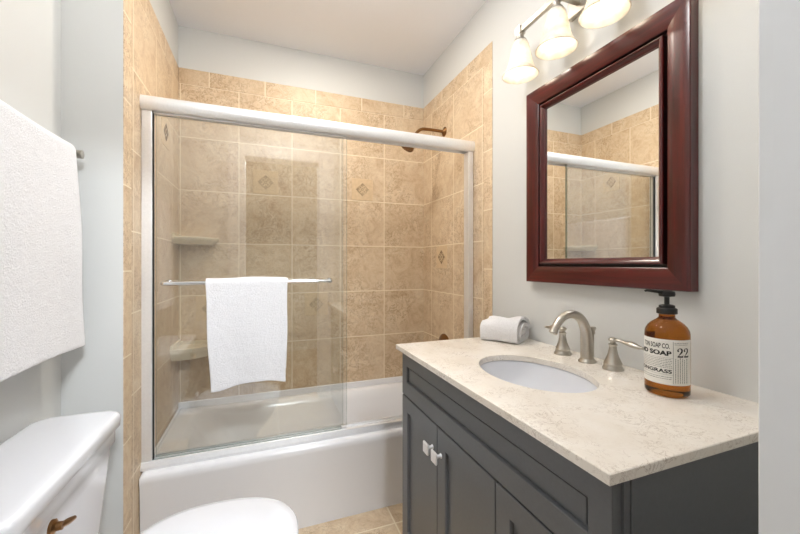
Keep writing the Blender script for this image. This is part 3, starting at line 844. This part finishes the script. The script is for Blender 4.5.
lathe(bm, [(.0185, 0), (.0215, .001), (.0215, .0125), (.0205, .014), (.017, .0155), (.0165, .021), (.012, .023), (.0055, .024), (.0055, .042), (.010, .043), (.0165, .044), (.0175, .050), (.0160, .0555), (.009, .058), (0, .0585)], c, 36)
pu = obj('pump', bm, M['black'], parent=so, smooth=True, autosmooth=35)
bm = bmesh.new(); nd = Vector((-.94, .30, 0)).normalized(); b0 = Vector((BA.x, BA.y, ZK+.249))
pp = [b0+nd*.008, b0+nd*.025+Vector((0, 0, .002)), b0+nd*.042+Vector((0, 0, .004)), b0+nd*.053+Vector((0, 0, .005)), b0+nd*.056+Vector((0, 0, .0035))]
tube(bm, pp, [.006, .005, .0042, .0036, .003], 14, squash=[(1, .8)]*5)
obj('nozzle', bm, M['black'], parent=pu, smooth=True, autosmooth=50)

# folded washcloth on the worktop
def folded():
    bm = bmesh.new()
    A = Vector((.092, -.133)).normalized(); Bv = Vector((.133, .092)).normalized()
    O = Vector((.848, 1.283))      # far left bottom corner
    # cross-section: one cloth strip wound round itself; (depth, height) in metres
    pts = [(.060, .042), (.085, .038), (.098, .046), (.088, .058), (.060, .059), (.036, .052), (.026, .040), (.034, .026), (.070, .022), (.108, .023), (.121, .042), (.112, .070), (.085, .077), (.050, .074), (.020, .064), (.008, .042), (.012, .017), (.034, .008), (.075, .007), (.118, .007), (.138, .014), (.144, .045), (.140, .076), (.118, .096), (.085, .098), (.045, .092), (.012, .078), (-.006, .05)]
    pts = [(.138-d, h) for d, h in pts]
    sec = smooth_path(pts, 5); nL = 22; Ln = .160; rd = random.Random(11)
    ph = [rd.random()*6 for _ in range(4)]
    rows = []
    for i in range(nL+1):
        t_ = i/nL; row = []
        for j, (d, h) in enumerate(sec):
            s_ = j/len(sec)
            edge = .006*math.sin(s_*11+ph[0]) if t_ > .9 else 0
            hh = h*(0.93+.07*math.sin(t_*PI*.9+.5)) + (.003*math.sin(t_*6+ph[1]+s_*5))*min(1, h/.03)
            hh *= (1-.22*(1-t_)**2*(1 if d < .10 else .6))
            hh += .004*math.sin(t_*9+d*40+ph[3])*min(1, h/.06)
            dd = d+.004*math.sin(t_*5+ph[2]+h*30)
            p = O+A*(t_*Ln+edge)+Bv*dd
            row.append((p.x, p.y, ZK+.0012+max(hh, .0065)))
        rows.append(row)
    R = [[bm.verts.new(p) for p in r] for r in rows]
    for a, b in zip(R, R[1:]):
        for j in range(len(sec)-1): bm.faces.new((a[j], a[j+1], b[j+1], b[j]))
    return obj('washcloth', bm, M['terry'], smooth=True, mods=[solidify(.0125, 0), bevel(.003, 2), subsurf(1)])
tag(folded(), 'small white washcloth rolled up on the far end of the worktop', 'towel')

# ------------------------------------------------------------------ framed mirror
MX = 1.026; my0, my1, mz0, mz1 = 0.597, 1.216, 1.108, 1.888
mi = thing('mirror', (XR, (my0+my1)/2, mz0), 'rectangular wall mirror in a dark cherry wood frame above the worktop', 'mirror')
fw = .098
# frame profile: (distance in from the outer edge, x)
prof = [(0, XR-.001), (0, MX+.003), (.002, MX+.0005), (.006, MX), (.018, MX+.001), (.040, MX+.003), (.058, MX+.007), (.062, MX+.010)]
prof_groove = [(.062, MX+.010), (.063, MX+.024), (.0715, MX+.024), (.072, MX+.010)]
prof_in = [(.072, MX+.010), (.073, MX+.006), (.077, MX+.004), (.081, MX+.006), (.084, MX+.012), (.089, MX+.016), (.090, MX+.017), (.090, MX+.028)]
def frame_side(name, side, pr, mat, parent):
    bm = bmesh.new()
    def pt(d, x, end):
        y0, y1, z0, z1 = my0+d, my1-d, mz0+d, mz1-d
        if side == 'top': return (x, y0 if end == 0 else y1, z1)
        if side == 'bottom': return (x, y0 if end == 0 else y1, z0)
        if side == 'near': return (x, y0, z0 if end == 0 else z1)
        return (x, y1, z0 if end == 0 else z1)
    loft(bm, [[pt(d, x, e_) for d, x in pr] for e_ in (0, 1)], False)
    return obj(name, bm, mat, parent=parent, smooth=True, autosmooth=35)
M['groove'] = simple('groove_painted_shade', srgb(30, 8, 7), 0.5)  # near-black colour paints the shadow band in the frame's groove
for s in ('top', 'bottom', 'near', 'far'):
    m_ = M['cherry_h'] if s in ('top', 'bottom') else M['cherry_v']
    fr = frame_side('frame_side', s, prof, m_, mi)
    frame_side('groove', s, prof_groove, M['groove'], fr)
    frame_side('inner_bead', s, prof_in, m_, fr)
gx = MX+.022; gi = .090
bm = bmesh.new()
def rect(x, d): return [(x, my0+d, mz0+d), (x, my1-d, mz0+d), (x, my1-d, mz1-d), (x, my0+d, mz1-d)]
loft(bm, [rect(gx+.005, gi-.003), rect(gx+.0022, gi-.003), rect(gx, gi+.003)], True, True, True)
obj('mirror_glass', bm, M['mirror'], parent=mi)
obj('backing', boxm((gx+.006, my0+.03, mz0+.03), (XR-.001, my1-.03, mz1-.03)), M['cabinet_gap'], parent=mi)

# ------------------------------------------------------------------ added ceiling lights out of view, filling the room and tub
cl = thing('ceiling_fill_light', (0.15, 0.85, ZC), 'added white globe fill light on a short stem under the ceiling, above the frame', 'ceiling light')
bm = bmesh.new(); lathe(bm, [(.065, 0), (.065, -.015), (.03, -.03), (.012, -.034), (.012, -.10), (.035, -.105), (.035, -.12)], (0.15, 0.85, ZC), 40); obj('stem', bm, M['nickel'], parent=cl, smooth=True, autosmooth=40)
bm = bmesh.new(); lathe(bm, [(.10*math.sin(PI*k/24), -.21+.10*math.cos(PI*k/24)) for k in range(25)], (0.15, 0.85, ZC), 40); obj('globe', bm, M['diffuser'], parent=cl, smooth=True)
dl = thing('tub_fill_fixture', (0.30, 1.69, ZC), 'added round recessed fill light over the bathtub, above the frame', 'ceiling light')  # added to brighten the tub alcove
bm = bmesh.new(); lathe(bm, [(.10, 0), (.10, -.006), (.082, -.008), (.078, -.002)], (0.30, 1.69, ZC), 40, cap0=False, cap1=False); obj('ring', bm, M['trim'], parent=dl, smooth=True, autosmooth=40)
bm = bmesh.new(); lathe(bm, [(.079, 0), (.079, -.003), (0, -.003)], (0.30, 1.69, ZC), 40); obj('lens', bm, M['lens'], parent=dl)

# ------------------------------------------------------------------ vanity light
LY = [0.880+.188*k for k in (1.5, .5, -.5, -1.5)]; LX = .952; LZ = 2.108
vl = thing('vanity_light', (XR, .88, 2.13), 'brushed nickel bar light with frosted bell shades on the wall above the mirror', 'wall light')
obj('backplate', boxm((XR-.022, .88-.13, 2.072), (XR-.0005, .88+.13, 2.19)), M['nickel'], parent=vl, mods=[bevel(.004, 3)])
bm = boxm((LX-.008, LY[-1]-.02, LZ-.011), (LX+.008, LY[0]+.02, LZ+.011))
for y in (.80, .96): box(bm, (LX, y-.009, LZ-.009), (XR-.02, y+.009, LZ+.009))
obj('bar', bm, M['nickel'], parent=vl, mods=[bevel(.002)])
for y in LY:
    bm = bmesh.new()
    lathe(bm, [(.014, 0), (.014, -.016), (.012, -.018), (.012, -.026), (.023, -.028), (.0265, -.034), (.0265, -.050), (.024, -.053)], (LX, y, LZ-.008), 28)
    box(bm, (LX-.014, y-.014, LZ-.014), (LX+.014, y+.014, LZ+.014))
    so_ = obj('socket', bm, M['nickel'], parent=vl, smooth=True, autosmooth=35)
    bm = bmesh.new()
    pr2 = smooth_path([(.0245, -.046), (.027, -.052), (.0315, -.068), (.036, -.088), (.0405, -.112), (.0465, -.138), (.0545, -.158), (.063, -.172), (.0675, -.178)], 4)
    lathe(bm, pr2, (LX, y, LZ), 44, cap0=False, cap1=False)
    obj('lamp_shade', bm, M['shade'], parent=vl, smooth=True, mods=[solidify(.003, 1)])
    bm = bmesh.new()
    lathe(bm, [(.013, -.052), (.014, -.070), (.021, -.090), (.0235, -.106), (.021, -.121), (.012, -.130), (0, -.132)], (LX, y, LZ), 24)
    obj('bulb', bm, M['bulb'], parent=so_, smooth=True)
    ld = bpy.data.lights.new('bulb_light', 'POINT'); ld.energy = BULB_W; ld.color = (1.0, .88, .70); ld.shadow_soft_size = .02
    lo = bpy.data.objects.new('bulb_light', ld); C.objects.link(lo); lo.location = (LX, y, LZ-.160)

for o in bpy.data.objects:
    if '_w' in o: del o['_w']
